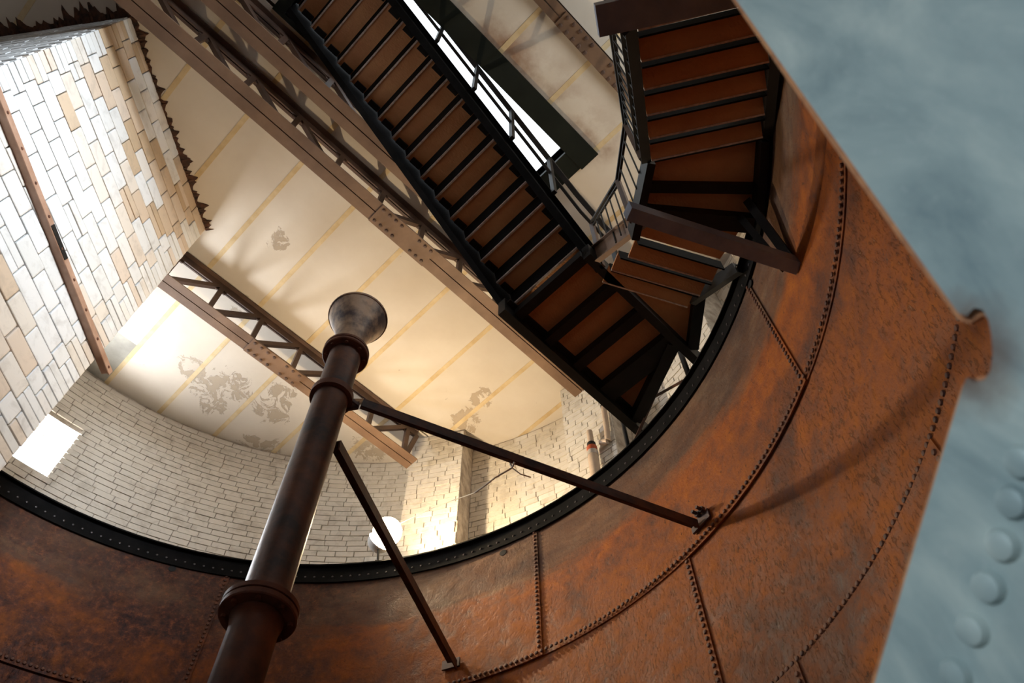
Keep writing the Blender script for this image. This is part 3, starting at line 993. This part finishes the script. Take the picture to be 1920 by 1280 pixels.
# lower landing against the tank wall
la = empty('stair_landing', V(2.4, .5, 5.7), 'brown undersided corner landing wedged by the tank wall, between two flights', 'landing')
A_, B_, C_, D_, E_ = (2.03, .53), (2.45, -.13), (2.86, .18), (3.02, .66), (2.42, .98)
MB().prism([V(*p, 5.75) for p in (A_, B_, C_, D_, E_)], (0, 0, .015)).build('deck_panel', M['tread'], la)
MB().bar(V(2.14, .68, 5.71), V(2.72, .12, 5.71), .07, .08).build('joist', M['black'], la)
MB().bar(V(2.24, .86, 5.69), V(2.92, .30, 5.69), .12, .12).build('joist', M['black'], la)
MB().bar(V(2.0, .53, 5.73), V(2.37, 1.0, 5.73), .06, .24).build('side_channel', M['black'], la)
MB().bar(V(2.46, -.15, 5.73), V(2.90, .22, 5.73), .08, .24).build('side_channel', M['black'], la)

# flight that climbs towards that landing, overhead
f1 = empty('stair_flight', V(1.3, -.2, 4.6), 'near overhead flight of brown treads with dark stringers beside the blue-grey plate', 'stair')
Lk = lambda k: V(1.10 + .183 * k, .03 + .101 * k, 4.955 + .159 * k)
Rk = lambda k: V(1.51 + .187 * k, -.62 + .098 * k, 4.955 + .159 * k)
D1 = Vector((.875, .485, 0)) * .156
for k in range(-3, 6):
    if k == 5: continue
    tread_from(Lk(k), Rk(k), Lk(k) + D1, Rk(k) + D1, 'front', f1)
MB().bar(Lk(5) - Vector((0, 0, .025)), Rk(5) - Vector((0, 0, .025)), .012, .085).build('top_lip', M['black'], f1)
MB().bar(Lk(5) + Vector((-.02, -.01, .012)), Rk(5) + Vector((-.02, -.01, .012)), .03, .012).build('top_nosing', M['nosing'], f1)
s1 = Vector((-.52, .85, 0))
stringer('stringer', [Lk(-3) + s1 * .001, Lk(4.9) + s1 * .001], -.10, .20, .02, s1, M['black'], f1, .05)
stringer('stringer', [Rk(-3) - s1 * .001, Rk(4.9) - s1 * .001], -.12, .20, .02, -s1, M['black'], f1, .05)

# railing along the landing and short flight
r2 = empty('landing_railing', V(2.3, .9, 5.8), 'black handrail with thin upright balusters bending round the corner landing', 'railing')
path = [Lk(-2) + s1 * .05, Lk(4.9) + s1 * .05, V(2.30, .94, 5.75), V(2.60, 1.46, 6.2)]
top_ = [p + Vector((0, 0, .97)) for p in path]
for p, q in zip(top_[:-1], top_[1:]):
    MB().bar(p, q, .045, .03).build('handrail', M['black'], r2)
    MB().bar(p - Vector((0, 0, .07)), q - Vector((0, 0, .07)), .02, .02).build('under_rail', M['black'], r2)
for p in path[1:]:
    MB().bar(p, p + Vector((0, 0, .95)), .04, .04, (1, 0, 0)).build('post', M['trussdark'], r2)
for p, q in zip(path[:-1], path[1:]):
    n = max(2, int((q - p).length / .11))
    for i in range(1, n):
        c_ = p + (q - p) * (i / n)
        MB().cyl(c_ + Vector((0, 0, .06)), c_ + Vector((0, 0, .90)), .007, 6).build('baluster', M['black'], r2)

# bracket beams carrying the stair
bb = empty('stair_bracket', V(2.96, .25, 4.83), 'grey steel bracket beam crossing under the corner landing, fixed to the tank wall', 'bracket')
MB().bar(V(1.84, .76, 4.81), V(2.95, .225, 4.86), .09, .12).build('beam', M['greysteel'], bb)
MB().bar(V(2.945, .232, 4.86), V(2.76, .215, 5.66), .08, .06, (0, 1, 0)).build('strut', M['black'], bb)
MB().bar(V(2.93, .30, 4.90), V(2.80, .33, 5.66), .05, .05, (0, 1, 0)).build('strut', M['black'], bb)
MB().bar(V(1.90, .77, 4.86), V(2.28, .88, 5.64), .05, .05, (0, 1, 0)).build('hanger', M['black'], bb)
ba = empty('stair_bracket', V(1.0, -.2, 4.4), 'grey steel beam end poking out under the near overhead flight, top of frame', 'bracket')
MB().bar(V(.80, .13, 4.5), V(1.45, -.86, 4.5), .16, .10).build('beam', M['greysteel'], ba)
MB().bar(V(.93, .03, 4.56), V(.93, .0, 4.8), .1, .1, (1, 0, 0)).build('hanger', M['black'], ba)

# ------------------------------------------------------------------ wall pipes beyond the rim
wp = empty('wall_pipe', pol(4.9, 4.42, 5.6), 'thick tan pipe with red and silver bands against the brick wall', 'pipe')
p0 = pol(4.9, 4.40, 5.4); p1 = pol(4.9, 4.40, 7.0)
MB().cyl(p0, p1, .060, 18).build('pipe_body', M['wallpipe'], wp, True)
MB().cyl(p1, p1 + Vector((0, 0, .07)), .064, 18).build('silver_band', M['silver'], wp, True)
MB().cyl(p1 + Vector((0, 0, .07)), p1 + Vector((0, 0, .15)), .060, 18).build('red_band', M['redband'], wp, True)
MB().cyl(p1 + Vector((0, 0, .15)), p1 + Vector((0, 0, .22)), .05, 18).build('black_collar', M['black'], wp, True)
MB().cyl(p1 + Vector((0, 0, .22)), p1 + Vector((0, 0, .45)), .036, 14).build('pipe_neck', M['wallpipe'], wp, True)
w2 = empty('wall_pipe', pol(2.2, 4.44, 6.5), 'thin hooked conduit on the brick wall beside the banded pipe', 'pipe')
k0 = pol(3.6, 4.44, 7.2); k1 = pol(2.4, 4.44, 7.15); k2 = pol(2.2, 4.44, 7.3); k3 = pol(2.0, 4.44, 7.78)
MB().tube([k0, k1, k2, k3], .034, 12).build('conduit', M['wallpipe'], w2, True)
MB().cyl(k3, k3 + Vector((0, 0, .03)), .040, 12).build('end_ring', M['black'], w2, True)

# ------------------------------------------------------------------ near blue-grey plate with a flame-cut notch
PN = Vector((-.793, .469, -.388)).normalized()
PC = Vector((.627, -.019, .673 + EYE))
Q0 = Vector((.592, -.052, .707 + EYE)); QA = Vector((.324, -.118, 1.174 + EYE)); QB = Vector((.840, .262, .579 + EYE))
eu = (QA - Q0).normalized(); ev = (QB - PC).normalized()
back = -PN
right = Vector((.50, -.40, -.75)); right = (right - PN * right.dot(PN)).normalized()


def onplate(x, y):
    """point of the plate plane for coordinates along its two cut edges' frame"""
    rc = RX * ((x - 960) / 1500) + RY * ((y - 640) / 1500) + RZ
    return V(0, 0, 0) + rc * ((PC - V(0, 0, 0)).dot(PN) / rc.dot(PN))


outline = [(1352, -40), (1590, 295), (1797, 588), (1812, 592), (1826, 577), (1842, 580), (1853, 600), (1859, 630), (1861, 665), (1857, 695), (1845, 712), (1826, 716), (1812, 708), (1806, 722),
           (1720, 1008), (1625, 1330), (2150, 1330), (2150, -40)]
gp = empty('steel_plate', onplate(1640, 1280), 'close blue-grey painted steel plate with a flame-cut notch and rivets, at right', 'plate')
face = [onplate(*p) for p in outline]
MB().prism(face, back * .010).build('plate_face', M['galv'], gp)
lip = []
for (x, y) in outline[:-2]:
    lip.append((x, y))
lip_out = [(1335, -40), (1572, 305), (1783, 600), (1806, 606), (1826, 592), (1838, 592), (1847, 608), (1852, 632), (1854, 664), (1850, 690), (1840, 704), (1824, 706), (1806, 712), (1790, 722), (1702, 1008), (1606, 1330)]
ring = lip_out + [(2150, 1330), (2150, -40)]
MB().prism([onplate(*p) + back * .0115 for p in ring], back * .008).build('rust_edge', M['rustedge'], gp)
rv_me = raw_mesh('plate_rivet', MB().dome((0, 0, 0), (0, 0, 1), .0175, .012, 14), M['galv'], True)
for (x, y) in ((1901, 941), (1881, 1021), (1855, 1099), (1825, 1180), (1794, 1264), (1762, 1350), (1918, 866)):
    piece('rivet', rv_me, gp, onplate(x, y) + PN * .0005, PN.to_track_quat('Z', 'Y').to_euler())
